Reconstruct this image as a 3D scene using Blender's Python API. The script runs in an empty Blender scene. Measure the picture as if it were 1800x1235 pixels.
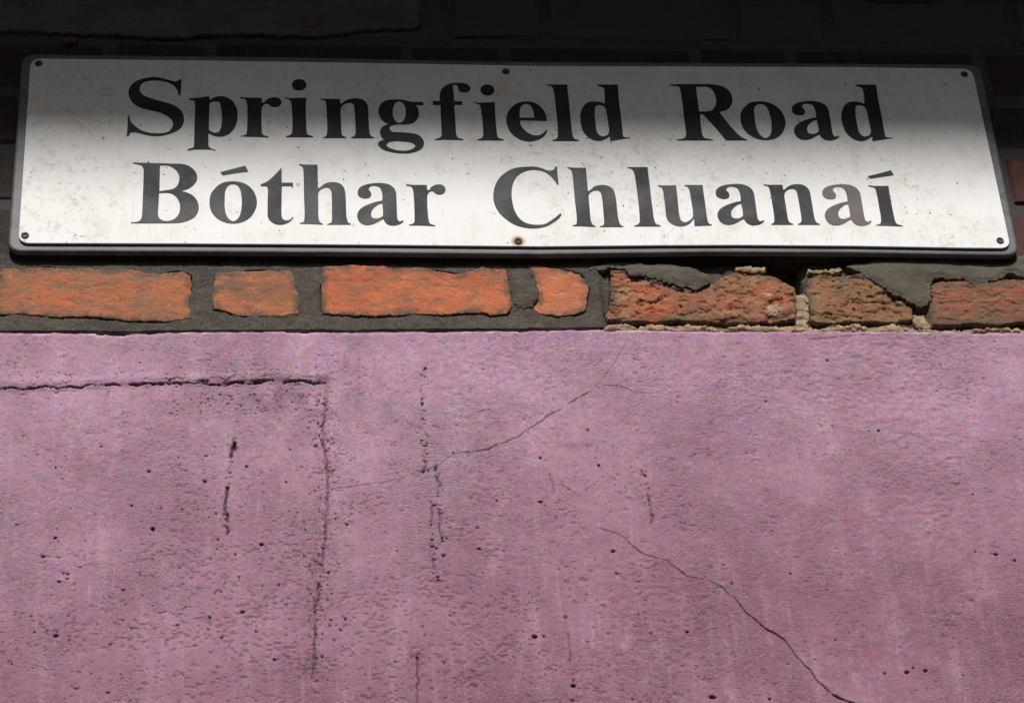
import bpy, math, random
import numpy as np
from mathutils import Matrix, Vector

# ------------------------------------------------------------------ camera
W, H = 1800.0, 1235.0
CX, CY = W / 2, H / 2
F = 4609.0                              # focal length in photo pixels
zc = np.array([424 - CX, -(-5930 - CY), -F]); zc /= np.linalg.norm(zc)     # world up, seen from the camera
xc = np.array([46000 - CX, -(583 - CY), -F]); xc -= zc * xc.dot(zc); xc /= np.linalg.norm(xc)
yc = np.cross(zc, xc)
ROT = np.array([xc, yc, zc])            # camera -> world
DIST = 2.90
look = ROT @ np.array([0, 0, -1.0])
CAM = np.array([0, 0, 1.6]) - np.array([look[0], look[1], 0]) * DIST
ZMID = 1.6 + look[2] * DIST

scene = bpy.context.scene
cam_data = bpy.data.cameras.new("camera")
cam_data.sensor_fit = 'HORIZONTAL'; cam_data.sensor_width = 36.0
cam_data.lens = 36.0 * F / W
cam_data.clip_start = 0.05; cam_data.clip_end = 500
cam = bpy.data.objects.new("camera", cam_data)
scene.collection.objects.link(cam)
m4 = Matrix([list(ROT[i]) + [CAM[i]] for i in range(3)] + [[0, 0, 0, 1]])
cam.matrix_world = m4
scene.camera = cam

# ------------------------------------------------------------------ sky, sun, exposure
SUN_EL, SUN_AZ = math.radians(45), math.radians(4)     # azimuth off the wall's normal, to the left
world = bpy.data.worlds.new("World"); scene.world = world; world.use_nodes = True
wn = world.node_tree
bg = wn.nodes["Background"]
sky = wn.nodes.new("ShaderNodeTexSky"); sky.sky_type = 'NISHITA'; sky.sun_disc = False
sky.sun_elevation = SUN_EL; sky.sun_rotation = math.pi + SUN_AZ
sky.air_density = 1.0; sky.dust_density = 4.0; sky.ozone_density = 1.0
hsv = wn.nodes.new("ShaderNodeHueSaturation"); hsv.inputs["Saturation"].default_value = 0.25   # overcast: nearly white
wn.links.new(sky.outputs[0], hsv.inputs["Color"]); wn.links.new(hsv.outputs[0], bg.inputs[0])
bg.inputs[1].default_value = 0.05
sd = bpy.data.lights.new("sun", 'SUN'); sd.energy = 5.0; sd.angle = math.radians(5.0); sd.color = (1, 0.98, 0.955)
sun = bpy.data.objects.new("sun", sd); scene.collection.objects.link(sun)
to_sun = Vector((-math.sin(SUN_AZ) * math.cos(SUN_EL), -math.cos(SUN_AZ) * math.cos(SUN_EL), math.sin(SUN_EL)))
sun.rotation_euler = to_sun.to_track_quat('Z', 'Y').to_euler(); sun.location = (0, -4, 8)
scene.view_settings.view_transform = 'Standard'; scene.view_settings.look = 'None'
scene.view_settings.gamma = 1; scene.view_settings.use_curve_mapping = False
scene.view_settings.exposure = -0.2

# ------------------------------------------------------------------ helpers
def wp(u, v, d=0.0):
    """photo pixel -> world x, z on the plane y = -d (d metres in front of the brick face)"""
    u = np.asarray(u, float); v = np.asarray(v, float)
    c = np.stack([u - CX, -(v - CY), np.full(u.shape, -F)], -1) @ ROT.T
    t = (-d - CAM[1]) / c[..., 1]
    return CAM[0] + c[..., 0] * t, CAM[2] + c[..., 2] * t

def wpoly(pts, d=0.0):
    p = np.array(pts, float)
    x, z = wp(p[:, 0], p[:, 1], d)
    return np.stack([x, z], -1)

def crop(ox, oy, s, pts):
    return [(ox + x / s, oy + y / s) for x, y in pts]

PXW = float(wp(901, 600)[0] - wp(900, 600)[0])         # metres per photo pixel, across
PXH = float(wp(900, 599)[1] - wp(900, 600)[1])         # and up the wall

_lat = {}
def vnoise(x, z, sx, sz=None, seed=0):
    """smooth value noise in about -1..1; sx, sz = cell size in metres"""
    sz = sz or sx
    if seed not in _lat:
        _lat[seed] = np.random.RandomState(seed + 77).rand(256, 256) * 2 - 1
    L = _lat[seed]
    a, b = x / sx + 500.3, z / sz + 500.7
    i, j = np.floor(a).astype(int), np.floor(b).astype(int)
    f, g = a - i, b - j
    f = f * f * (3 - 2 * f); g = g * g * (3 - 2 * g)
    i0, i1, j0, j1 = i % 256, (i + 1) % 256, j % 256, (j + 1) % 256
    return (L[i0, j0] * (1 - f) + L[i1, j0] * f) * (1 - g) + (L[i0, j1] * (1 - f) + L[i1, j1] * f) * g

def fbm(x, z, s, seed=0, oct=4, ax=1.0):
    r = 0; a = 1.0; t = 0
    for k in range(oct):
        r = r + a * vnoise(x, z, s * ax / 2 ** k, s / 2 ** k, seed + k); t += a; a *= 0.55
    return r / t

def smooth(a, b, x):
    t = np.clip((x - a) / (b - a), 0, 1); return t * t * (3 - 2 * t)

def seg_dist(x, z, pts):
    """distance to a polyline and position along it (0..1)"""
    best = np.full(x.shape, 1e9); par = np.zeros(x.shape)
    n = len(pts) - 1
    for k in range(n):
        ax, az = pts[k]; dx, dz = pts[k + 1][0] - ax, pts[k + 1][1] - az
        t = np.clip(((x - ax) * dx + (z - az) * dz) / (dx * dx + dz * dz + 1e-12), 0, 1)
        d = np.hypot(x - ax - t * dx, z - az - t * dz)
        m = d < best
        best = np.where(m, d, best); par = np.where(m, (k + t) / n, par)
    return best, par

def inside(x, z, poly):
    r = np.zeros(x.shape, bool); n = len(poly)
    for k in range(n):
        x1, z1 = poly[k]; x2, z2 = poly[(k + 1) % n]
        c = (z1 > z) != (z2 > z)
        r ^= c & (x < (x2 - x1) * (z - z1) / (z2 - z1 + 1e-15) + x1)
    return r

def sdf(x, z, poly):
    d, _ = seg_dist(x, z, list(poly) + [poly[0]])
    return np.where(inside(x, z, poly), d, -d)

def link(o, parent=None):
    scene.collection.objects.link(o)
    if parent: o.parent = parent
    return o

def empty(name, loc):
    o = bpy.data.objects.new(name, None); o.location = loc; o.empty_display_size = 0.1
    scene.collection.objects.link(o); return o

def put(o, parent):
    """parent without moving: parts are modelled in world coordinates"""
    scene.collection.objects.link(o); o.parent = parent
    o.matrix_parent_inverse = Matrix.Translation(parent.location).inverted()
    return o

def grid_mesh(name, X, Y, Z, mask=None, attrs=None, smooth_shade=True):
    """quad grid seen from -y; mask = which quads to keep"""
    nr, nc = X.shape
    idx = np.arange(nr * nc).reshape(nr, nc)
    q = np.stack([idx[:-1, :-1], idx[1:, :-1], idx[1:, 1:], idx[:-1, 1:]], -1).reshape(-1, 4)
    if mask is not None: q = q[mask.reshape(-1)]
    used = np.unique(q); remap = np.zeros(nr * nc, int); remap[used] = np.arange(len(used))
    q = remap[q]
    co = np.stack([X, Y, Z], -1).reshape(-1, 3)[used]
    me = bpy.data.meshes.new(name)
    me.vertices.add(len(co)); me.vertices.foreach_set("co", co.astype(np.float32).ravel())
    me.loops.add(q.size); me.loops.foreach_set("vertex_index", q.astype(np.int32).ravel())
    me.polygons.add(len(q)); me.polygons.foreach_set("loop_start", np.arange(0, q.size, 4, dtype=np.int32))
    me.update(calc_edges=True)
    if smooth_shade: me.polygons.foreach_set("use_smooth", np.ones(len(q), bool))
    for k, v in (attrs or {}).items():
        at = me.attributes.new(k, 'FLOAT', 'POINT')
        at.data.foreach_set("value", v.reshape(-1)[used].astype(np.float32))
    return me

def box_mesh(name, x0, x1, y0, y1, z0, z1, bevel=0.0, jit=0.0, seed=0):
    import bmesh
    bm = bmesh.new()
    bmesh.ops.create_cube(bm, size=1.0)
    for v in bm.verts:
        v.co = Vector((x0 + (v.co.x + .5) * (x1 - x0), y0 + (v.co.y + .5) * (y1 - y0), z0 + (v.co.z + .5) * (z1 - z0)))
    if bevel: bmesh.ops.bevel(bm, geom=bm.edges[:], offset=bevel, segments=1, affect='EDGES')
    if jit:
        r = random.Random(seed)
        for v in bm.verts: v.co += Vector((r.uniform(-jit, jit), r.uniform(-jit, jit), r.uniform(-jit, jit)))
    me = bpy.data.meshes.new(name); bm.to_mesh(me); bm.free(); return me

# ------------------------------------------------------------------ materials
class Mat:
    def __init__(s, name, rough=0.9, spec=0.3):
        s.m = bpy.data.materials.new(name); s.m.use_nodes = True
        s.t = s.m.node_tree; s.b = s.t.nodes["Principled BSDF"]
        s.b.inputs["Roughness"].default_value = rough; s.b.inputs["Specular IOR Level"].default_value = spec
        s.pos = s.t.nodes.new("ShaderNodeTexCoord").outputs["Object"]
    def set(s, sock, v):
        if hasattr(v, "is_linked"): s.t.links.new(v, sock)
        else: sock.default_value = (*v, 1) if isinstance(v, tuple) and len(v) == 3 and sock.type == 'RGBA' else v
    def noise(s, scale, stretch=(1, 1, 1), detail=4, rough=0.6, off=0.0, color=False):
        mp = s.t.nodes.new("ShaderNodeMapping"); mp.inputs["Scale"].default_value = stretch
        mp.inputs["Location"].default_value = (off, off * 1.7, -off)
        s.t.links.new(s.pos, mp.inputs[0])
        n = s.t.nodes.new("ShaderNodeTexNoise"); n.inputs["Scale"].default_value = scale
        n.inputs["Detail"].default_value = detail; n.inputs["Roughness"].default_value = rough
        s.t.links.new(mp.outputs[0], n.inputs["Vector"])
        return n.outputs["Color" if color else "Fac"]
    def ramp(s, v, a, b, lo=0.0, hi=1.0):
        n = s.t.nodes.new("ShaderNodeMapRange"); n.interpolation_type = 'SMOOTHSTEP'
        s.set(n.inputs[0], v)
        for k, q in zip((1, 2, 3, 4), (a, b, lo, hi)): n.inputs[k].default_value = q
        return n.outputs[0]
    def mix(s, f, a, b, mode='MIX'):
        n = s.t.nodes.new("ShaderNodeMix"); n.data_type = 'RGBA'; n.blend_type = mode
        s.set(n.inputs[0], f); s.set(n.inputs[6], a); s.set(n.inputs[7], b); return n.outputs[2]
    def math(s, op, a, b):
        n = s.t.nodes.new("ShaderNodeMath"); n.operation = op; s.set(n.inputs[0], a); s.set(n.inputs[1], b); return n.outputs[0]
    def attr(s, name):
        n = s.t.nodes.new("ShaderNodeAttribute"); n.attribute_name = name; return n.outputs["Fac"]
    def near(s, p, r0, r1):
        n = s.t.nodes.new("ShaderNodeVectorMath"); n.operation = 'DISTANCE'
        s.t.links.new(s.pos, n.inputs[0]); n.inputs[1].default_value = p
        return s.ramp(n.outputs["Value"], r0, r1, 1, 0)
    def bump(s, h, dist=0.001, strength=1.0):
        n = s.t.nodes.new("ShaderNodeBump"); n.inputs["Strength"].default_value = strength
        n.inputs["Distance"].default_value = dist; s.set(n.inputs["Height"], h)
        s.t.links.new(n.outputs[0], s.b.inputs["Normal"])
    def color(s, c): s.set(s.b.inputs["Base Color"], c); return s

def plaster_material():
    m = Mat("lilac_plaster", 0.85, 0.25)
    sep = m.t.nodes.new("ShaderNodeSeparateXYZ"); m.t.links.new(m.pos, sep.inputs[0])      # tone runs from lilac to darker mauve downwards and slightly rightwards
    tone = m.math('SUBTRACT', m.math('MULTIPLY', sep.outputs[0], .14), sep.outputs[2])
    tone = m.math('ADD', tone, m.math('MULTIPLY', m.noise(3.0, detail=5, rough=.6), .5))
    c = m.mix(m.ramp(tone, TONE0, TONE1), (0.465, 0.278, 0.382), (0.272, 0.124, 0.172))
    c = m.mix(m.ramp(m.noise(9, (1, 1, .7), detail=6, rough=.65, off=3), 0.42, 0.70, 0, .75), c, (0.33, 0.17, 0.235))
    c = m.mix(m.ramp(m.noise(22, (1.5, 1, .35), detail=6, rough=.65, off=7), 0.50, 0.78, 0, .40), c, (0.60, 0.42, 0.50))
    c = m.mix(m.ramp(m.noise(40, (2.0, 1, .16), detail=6, rough=.7, off=51), 0.54, 0.74, 0, .5), c, (0.27, 0.145, 0.205))
    c = m.mix(m.math('MULTIPLY', m.ramp(m.noise(60, (2.0, 1, .13), detail=6, rough=.65, off=21), 0.50, 0.72), m.ramp(m.noise(6, off=27), .42, .62, .03, .28)), c, (0.60, 0.44, 0.50))
    c = m.mix(.36, c, m.noise(70, detail=6, rough=.7, color=True, off=2), 'OVERLAY')
    c = m.mix(m.ramp(m.noise(48, (1, 1, .8), detail=6, rough=.75, off=15), 0.48, 0.70, 0, .55), c, (0.30, 0.17, 0.235))
    c = m.mix(m.ramp(m.noise(330, detail=4, rough=.7), 0.38, 0.66, 0, .45), c, (0.25, 0.135, 0.185))
    c = m.mix(m.ramp(m.noise(240, detail=3, rough=.7, off=31), 0.54, 0.72, 0, .22), c, (0.66, 0.47, 0.56))
    c = m.mix(m.math('MULTIPLY', m.attr("lip"), m.ramp(m.noise(60, off=9), .48, .66, 0, .7)), c, (0.70, 0.56, 0.62))
    c = m.mix(m.math('MULTIPLY', m.attr("dirt_shade"), .85), c, (0.045, 0.028, 0.032))  # crack and pit interiors painted dark: shade of their depth as well as dirt
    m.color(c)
    g = m.math('MULTIPLY', m.noise(400, (.8, 1, 1.15), detail=4, rough=.75), m.ramp(m.noise(7, off=40), .35, .65, .15, 1.0))
    m.bump(g, 0.0026, 1)
    return m.m

def brick_material(name, a, b, c, dark, seed, spots=.5, soot=0.0, smear=True):
    m = Mat(name, 0.92, 0.2)
    k = m.mix(m.ramp(m.noise(16, (1, 1, 1.6), detail=5, off=seed), .40, .60), a, b)
    k = m.mix(m.ramp(m.noise(38, (1, 1, 2.6), detail=6, rough=.7, off=seed + 4), .45, .62, 0, .9), k, c)
    k = m.mix(m.ramp(m.noise(75, (1, 1, 1.5), detail=5, rough=.7, off=seed + 19), .55, .7, 0, .55), k, tuple(min(.75, x * 1.55 + .02) for x in a))
    k = m.mix(m.ramp(m.noise(10, (1, 1, 1.8), detail=6, rough=.7, off=seed + 29), .46, .68, 0, .6), k, tuple(x * .5 + .03 for x in b))
    k = m.mix(m.ramp(m.noise(130, detail=4, off=seed + 9), .58, .70, 0, spots), k, dark)
    k = m.mix(m.ramp(m.noise(500, detail=3, rough=.7), .35, .72, 0, .5), k, tuple(x * .5 for x in a))
    if smear:
        e = m.math('MULTIPLY', m.attr("edge"), m.ramp(m.noise(70, detail=5, rough=.7, off=seed + 23), .38, .60))
        k = m.mix(e, k, (0.115, 0.095, 0.075))
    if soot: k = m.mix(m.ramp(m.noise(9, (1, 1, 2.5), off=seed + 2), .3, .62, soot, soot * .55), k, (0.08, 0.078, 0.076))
    m.color(k)
    m.bump(m.noise(420, (1, 1, 1.4), detail=5, rough=.75, off=seed), 0.0017, .9)
    return m.m

def mortar_material(name, a, b, scale=40, seed=0):
    m = Mat(name, 0.95, 0.2)
    k = m.mix(m.ramp(m.noise(scale, (1, 1, 1.6), detail=6, rough=.65, off=seed), .36, .66), a, b)
    k = m.mix(m.ramp(m.noise(170, detail=5, rough=.7, off=seed + 6), .55, .72, 0, .5), k, tuple(min(.7, x * 1.7) for x in b))
    k = m.mix(m.ramp(m.noise(420, detail=4, rough=.75), .35, .7, 0, .6), k, tuple(x * .5 for x in a))
    k = m.mix(m.ramp(m.noise(620, detail=2, off=seed + 3), .60, .70, 0, .55), k, tuple(min(.7, x * 2.4) for x in b))
    m.color(k); m.bump(m.noise(380, detail=5, rough=.75, off=seed), 0.0018, .9)
    return m.m

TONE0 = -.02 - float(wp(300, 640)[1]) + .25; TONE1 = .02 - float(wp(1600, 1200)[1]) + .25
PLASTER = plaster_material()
ORANGE = brick_material("orange_brick", (0.58, 0.18, 0.082), (0.42, 0.18, 0.10), (0.25, 0.165, 0.11), (0.13, 0.09, 0.065), 1, .45)
ORANGE_B = brick_material("bright_orange_brick", (0.66, 0.20, 0.09), (0.54, 0.155, 0.075), (0.33, 0.175, 0.11), (0.16, 0.075, 0.05), 6, .4)
TAN_BRICK = brick_material("buff_orange_brick", (0.46, 0.175, 0.09), (0.23, 0.14, 0.10), (0.58, 0.215, 0.09), (0.15, 0.10, 0.075), 11, .3)
PEACH = brick_material("peach_brick", (0.66, 0.215, 0.11), (0.52, 0.18, 0.095), (0.68, 0.25, 0.115), (0.25, 0.13, 0.08), 51, .3)
RED = brick_material("weathered_red_brick", (0.46, 0.125, 0.065), (0.26, 0.15, 0.088), (0.42, 0.25, 0.14), (0.035, 0.025, 0.022), 15, .85)
RED_B = brick_material("dull_red_brick", (0.35, 0.12, 0.075), (0.21, 0.115, 0.077), (0.20, 0.14, 0.08), (0.04, 0.03, 0.027), 21, .6)
OLIVE = brick_material("mossy_brown_brick", (0.21, 0.135, 0.082), (0.36, 0.155, 0.085), (0.36, 0.22, 0.10), (0.03, 0.024, 0.02), 27, .85)
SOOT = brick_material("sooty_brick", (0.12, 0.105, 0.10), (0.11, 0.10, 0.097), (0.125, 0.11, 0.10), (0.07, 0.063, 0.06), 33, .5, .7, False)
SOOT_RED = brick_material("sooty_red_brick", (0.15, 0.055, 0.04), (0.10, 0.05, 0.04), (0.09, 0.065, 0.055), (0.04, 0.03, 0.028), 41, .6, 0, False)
GREY = mortar_material("grey_cement_mortar", (0.078, 0.065, 0.058), (0.128, 0.110, 0.086), 26)
LUMP = mortar_material("brown_grey_cement", (0.155, 0.135, 0.105), (0.092, 0.078, 0.066), 22, 3)
BUFF = mortar_material("buff_lime_mortar", (0.50, 0.36, 0.24), (0.27, 0.19, 0.12), 90, 5)
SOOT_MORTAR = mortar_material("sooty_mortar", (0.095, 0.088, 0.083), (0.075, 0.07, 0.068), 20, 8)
FLAKE = brick_material("sooty_red_paint", (0.22, 0.10, 0.095), (0.17, 0.11, 0.105), (0.15, 0.12, 0.115), (0.07, 0.06, 0.06), 61, .5, 0, False)
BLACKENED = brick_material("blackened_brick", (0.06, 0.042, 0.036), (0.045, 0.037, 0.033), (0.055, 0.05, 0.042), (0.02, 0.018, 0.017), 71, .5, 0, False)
SLAB = mortar_material("sooty_cement_skim", (0.165, 0.155, 0.15), (0.12, 0.112, 0.11), 14, 12)

# ------------------------------------------------------------------ pavement and the wall's core
XL, XR = -1.7, 1.7
ZTOP = 4.05
def ground(name, y0, y1, z, a, b):
    m = Mat(name + "_tarmac", 0.95, .2); m.color(m.mix(m.noise(6), a, b)); m.bump(m.noise(120), .003, .5)
    o = link(bpy.data.objects.new(name, box_mesh(name, -120, 120, y0, y1, z - .3, z, .004)))
    o.data.materials.append(m.m); o["kind"] = "structure"; return o
ground("pavement", -2.9, .3, 0.0, (0.05, 0.05, 0.05), (0.075, 0.073, 0.07))["label"] = "dark tarmac pavement at the foot of the wall"
ground("road", -120, -2.905, -.12, (0.04, 0.04, 0.04), (0.055, 0.055, 0.055))["label"] = "asphalt road in front of the wall"

# unseen terrace behind the camera, added to hide the low sky from the wall
def terrace():
    tb = Mat("terrace_brick", .9, .2); tb.color(tb.mix(tb.noise(3), (0.16, 0.06, 0.045), (0.11, 0.05, 0.04)))
    ts = Mat("roof_slate", .7, .3); ts.color(ts.mix(ts.noise(4), (0.05, 0.052, 0.06), (0.035, 0.036, 0.04)))
    tg = Mat("window_glass", .15, .5); tg.color((0.03, 0.035, 0.04))
    td = Mat("door_paint", .5, .4); td.color((0.05, 0.02, 0.02))
    yf, w = -12.5, 6.0
    def bx(n, m, *b):
        me = box_mesh(n, *b, .02); me.materials.append(m.m); return me
    roof = bpy.data.meshes.new("roof")
    roof.from_pydata([(-3, .35, 8.3), (3, .35, 8.3), (3, -4, 10.9), (-3, -4, 10.9), (3, -8.3, 8.3), (-3, -8.3, 8.3)], [],
                     [(0, 1, 2, 3), (3, 2, 4, 5), (1, 4, 2), (0, 3, 5), (0, 5, 4, 1)]); roof.materials.append(ts.m)
    parts = [("wall", bx("wall", tb, -3, 3, -8, 0, -.02, 8.295)), ("roof", roof), ("door", bx("door", td, 1.2, 2.2, .01, .07, .1, 2.2)),
             ("window", bx("window", tg, -2.2, -.4, .01, .06, 1, 2.6)), ("window", bx("window", tg, -2.1, -.7, .01, .06, 4.2, 5.8)),
             ("window", bx("window", tg, .9, 2.1, .01, .06, 4.2, 5.8)), ("chimney", bx("chimney", tb, 2.2, 3, -4.4, -3.6, 10.2, 12))]
    for i in range(-4, 5):
        t = empty("added_terrace_house", (i * w, yf, -.12)); t["label"] = "unseen red brick terrace house with slate roof, added to block low sky"
        t["category"] = "house"; t["group"] = "unseen terrace houses added to block low sky"
        for n, me in parts:
            o = bpy.data.objects.new(n, me); scene.collection.objects.link(o); o.parent = t
terrace()

wall = empty("brick_wall", (0, 0, 0))
wall["label"] = "old brick wall with cracked lilac plaster below one bare orange course"
wall["category"] = "wall"
core = put(bpy.data.objects.new("wall_core", box_mesh("wall_core", XL, XR, 0.034, 0.26, 0, ZTOP + .3)), wall)
core.data.materials.append(SOOT_MORTAR)

# the plaster's upper edge, read off the photograph
_eu = [-900, 0, 180, 205, 300, 500, 600, 760, 900, 1050, 1200, 1500, 1800, 2700]
_ev = [585, 585, 585, 587, 584, 583, 584, 582, 581, 580, 582, 583, 583, 583]
_ex, _ez = wp(np.array(_eu, float), np.array(_ev, float), 0.001)
def edge_z(x): return np.interp(x, _ex, _ez)

def axis(lo, hi, d0, d1, step, coarse):
    a = list(np.arange(d0, d1, step))
    left, right = [], []
    p, s = d0, step
    while p > lo: s = min(s * 1.35, coarse); p -= s; left.append(max(p, lo))
    p, s = a[-1], step
    while p < hi: s = min(s * 1.35, coarse); p += s; right.append(min(p, hi))
    return np.array(left[::-1] + a + right)

VX0, VX1 = float(wp(-90, 1235)[0]), float(wp(1890, 1235)[0])
VZB = float(wp(900, 1290)[1])

# ------------------------------------------------------------------ plaster: real relief, cracks and pits
def build_plaster():
    xs = axis(XL, XR, VX0, VX1, 0.00100, 0.08)
    ztop = float(edge_z(np.array([0.]))[0])
    ss = axis(0.0, ztop, 0.0, ztop - VZB, 0.00108, 0.10)
    X, S = np.meshgrid(xs, ss)
    E = edge_z(X)
    E = E + fbm(X, X * 0, 0.012, 5, 4) * 0.0014 - .0016 * smooth(.32, .5, fbm(X, X * 0 + 1, .03, 7, 3))
    t = np.clip(S / ztop, 0, 1)
    Z = E - S * (E / ztop)
    fade = smooth(VX0 - .25, VX0, X) * smooth(VX1 + .25, VX1, X)
    h = 0.0012 + fbm(X, Z, 0.22, 11, 3) * 0.0022
    g = fbm(X, Z, 0.0042, 21, 2, 1.5)
    rough = smooth(-.2, .5, fbm(X, Z, .16, 31, 2))               # some areas grainier than others
    h += g * (0.00012 + 0.00058 * rough) + fbm(X, Z, 0.020, 25, 3) * 0.0006
    dirt_shade = np.zeros_like(h)
    U = lambda pts: wpoly(pts, 0.001)

    def crack(pts, w, depth, darken=1.0, seed=0, broken=0.0, ragged=0.0, shoulder=0.0):
        nonlocal h, dirt_shade
        P = U(pts); lo = P.min(0) - .03; hi = P.max(0) + .03
        jz = np.where((Z > lo[1]) & (Z < hi[1]), True, False).any(1); jx = (xs > lo[0]) & (xs < hi[0])
        r = np.where(jz)[0]; c = np.where(jx)[0]
        if not len(r) or not len(c): return
        sl = (slice(r[0], r[-1] + 1), slice(c[0], c[-1] + 1))
        x, z = X[sl], Z[sl]
        x2 = x + fbm(x, z, .012, 51 + seed, 3) * .0016 * (1 + ragged); z2 = z + fbm(x, z, .012, 61 + seed, 3) * .0016 * (1 + ragged)
        d, p = seg_dist(x2, z2, P)
        on = 1.0 if broken == 0 else smooth(-.25 + broken, .15 + broken, fbm(x, z, .016, 71 + seed, 2))
        ends = smooth(0, .05, p) * smooth(1, .95, p) * .7 + .3
        ww = w * PXW * (1 + .45 * fbm(x, z, .01, 81 + seed, 2))
        k = smooth(1.0, .25, d / ww) * on * ends
        h[sl] -= depth * .001 * k
        h[sl] += .00030 * np.exp(-((d - ww * 1.9) / (ww * .9)) ** 2) * on * ends * (darken > .55)
        if shoulder: h[sl] -= shoulder * .001 * np.exp(-(d / (ww * 3.5)) ** 2)
        dirt_shade[sl] = np.maximum(dirt_shade[sl], k * darken)

    # the edge of an old patch: a ragged level crack, then a groove running down
    top = [(-60, 686), (0, 683), (40, 682), (70, 678), (100, 682), (150, 678), (200, 676), (250, 675), (300, 674), (350, 674), (400, 675), (440, 672), (480, 668), (520, 672), (545, 671), (572, 671)]
    side = [(572, 671), (574, 720), (567, 755), (570, 790), (575, 830), (574, 880), (572, 930), (568, 970), (563, 1010), (556, 1060), (553, 1090), (552, 1150), (550, 1190)]
    crack(top[:9], 1.7, 2.6, .9, 1, -.30, 1.2, .3); crack(top[7:], 1.7, 2.8, .95, 41, -.45, 1.4, .5); crack(top[7:], 2.6, 2.2, .8, 2, .15, 2.5)
    crack([(x, y - 9) for x, y in top[6:]], 1.8, 1.6, .7, 3, .25, 3); crack([(x + 4, y + 14) for x, y in top[9:-1]], 2.0, 1.4, .6, 4, .3, 4)
    crack([(x, y - 20) for x, y in top[1:9]], 1.5, .8, .4, 5, .25, 2)
    crack(side, 4.0, 1.4, .40, 6, 0, .4, 2.4); crack(side, 1.5, 2.4, .85, 7, -.22, .7)
    crack([(x - 9, y) for x, y in side[2:]], 1.6, 1.3, .6, 8, .3, 4)
    P = U([(-400, 690)] + top[1:] + side[1:] + [(545, 1400), (-400, 1400)])
    sel = (X < .0) & (Z < ztop)
    sd_ = np.zeros_like(h); q_ = sdf(X[sel], Z[sel], P)
    rg = np.zeros_like(h); rg[sel] = np.exp(-((q_ + .0075) / .006) ** 2) * (1 + .5 * fbm(X[sel], Z[sel], .02, 98, 3)); h += .0013 * rg * fade
    sd_[sel] = smooth(-.003, .005, q_ + .0012 * fbm(X[sel], Z[sel], .01, 97, 3))
    h -= .0016 * sd_
    (gx_, gz_), (gx2, gz2) = U([(470, 694), (545, 700)])
    gr = np.exp(-((X - gx_) / .075) ** 2 - ((Z - gz_) / .022) ** 2) + .8 * np.exp(-((X - gx2) / .03) ** 2 - ((Z - gz2) / .03) ** 2)
    dirt_shade = np.maximum(dirt_shade, np.clip(gr, 0, 1) * .30 * smooth(-.25, .4, fbm(X, Z, .012, 99, 4)))
    crack([(413, 772), (409, 800), (403, 830), (398, 860), (397, 890), (400, 925), (398, 940)], 3.0, 3.6, 1, 9, -.25, 1.0, .5); crack([(412, 776), (407, 806)], 3.4, 4, 1, 44, 0, .6)
    crack([(745, 646), (742, 680), (742, 720), (745, 748)], 2.6, 2.4, .8, 10, .1, 1.2, .4)
    crack([(746, 760), (750, 790), (745, 832)], 2.8, 2.0, .7, 11, .05, 2)
    crack([(766, 812), (771, 850), (774, 900), (778, 955)], 2.6, 2.2, .65, 12, .10, 1.6, .9)
    crack([(757, 868), (758, 930), (763, 990), (768, 1022)], 2.4, 2.0, .65, 13, .10, 1.6, .7)
    hair = [(580, 860), (640, 853), (700, 845), (745, 828), (775, 815), (800, 799), (850, 790), (880, 780), (910, 769), (940, 746), (970, 728), (1000, 710), (1045, 682)]
    crack(hair[:6], 1.1, 1.2, .5, 14, 0, .6); crack(hair[5:], 1.2, 1.8, .8, 15, -.4, .8)
    crack([(1045, 682), (1060, 665), (1090, 622), (1102, 600)], 1.1, .9, .45, 16, 0)
    crack([(1055, 676), (1090, 678), (1120, 690), (1160, 690)], 1.4, 1.2, .6, 17, 0)
    crack([(965, 830), (975, 872)], 1.8, 1.0, .5, 18); crack([(985, 850), (1012, 868)], 1.3, 1.0, .6, 19)
    crack([(1045, 927), (1080, 935), (1110, 955), (1135, 975), (1170, 985), (1185, 995), (1210, 1013), (1245, 1020), (1270, 1032), (1285, 1047)], 1.1, 1.8, .85, 20, -.4, .6)
    crack([(1285, 1047), (1300, 1062), (1330, 1092), (1355, 1110), (1378, 1125), (1395, 1145), (1420, 1175), (1440, 1200), (1465, 1220), (1497, 1235), (1540, 1252), (1600, 1290)], 1.5, 2.8, 1, 21, -.55, .6)
    crack([(1130, 826), (1138, 860), (1143, 890), (1145, 920)], 2.6, 2.2, .8, 22, .02, 1)
    crack([(736, 1152), (733, 1190), (735, 1240), (738, 1290)], 2.4, 2.4, .8, 23, 0, .5, .6)
    crack([(999, 1112), (1003, 1165)], 1.8, 1.2, .6, 24); crack([(1420, 598), (1500, 590), (1530, 588)], 1.3, 1.0, .5, 25)
    crack([(1640, 690), (1700, 682), (1800, 676)], 1.4, .7, .3, 26, .2, 3)
    # fine peppering where the float dragged the sand, thickest low and left of the middle
    def blob(u, v, ru, rv):
        (bx_, bz_), = U([(u, v)])
        return np.exp(-(((X - bx_) / (ru * PXW)) ** 2 + ((Z - bz_) / (rv * PXH)) ** 2))
    dens = np.clip(blob(450, 1230, 420, 190) + .8 * blob(600, 1000, 80, 260) + .7 * blob(880, 1230, 330, 160) + .9 * blob(450, 668, 190, 26) + .5 * blob(900, 930, 260, 120) + .45 * blob(330, 1030, 260, 160) + .0, 0, 1)
    pep = fbm(X, Z, .0027, 41, 2, 1.45) + .35 * fbm(X, Z, .03, 45, 2)
    kk = smooth(.52 - .27 * dens, .80 - .27 * dens, pep) * fade
    h -= kk * .0009; dirt_shade = np.maximum(dirt_shade, kk * .30)
    h += fbm(X, Z, .0075, 47, 3, 1.3) * .00042 * (1 - .5 * dens)                                  # orange peel elsewhere
    # pits
    rs = np.random.RandomState(4)
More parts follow.
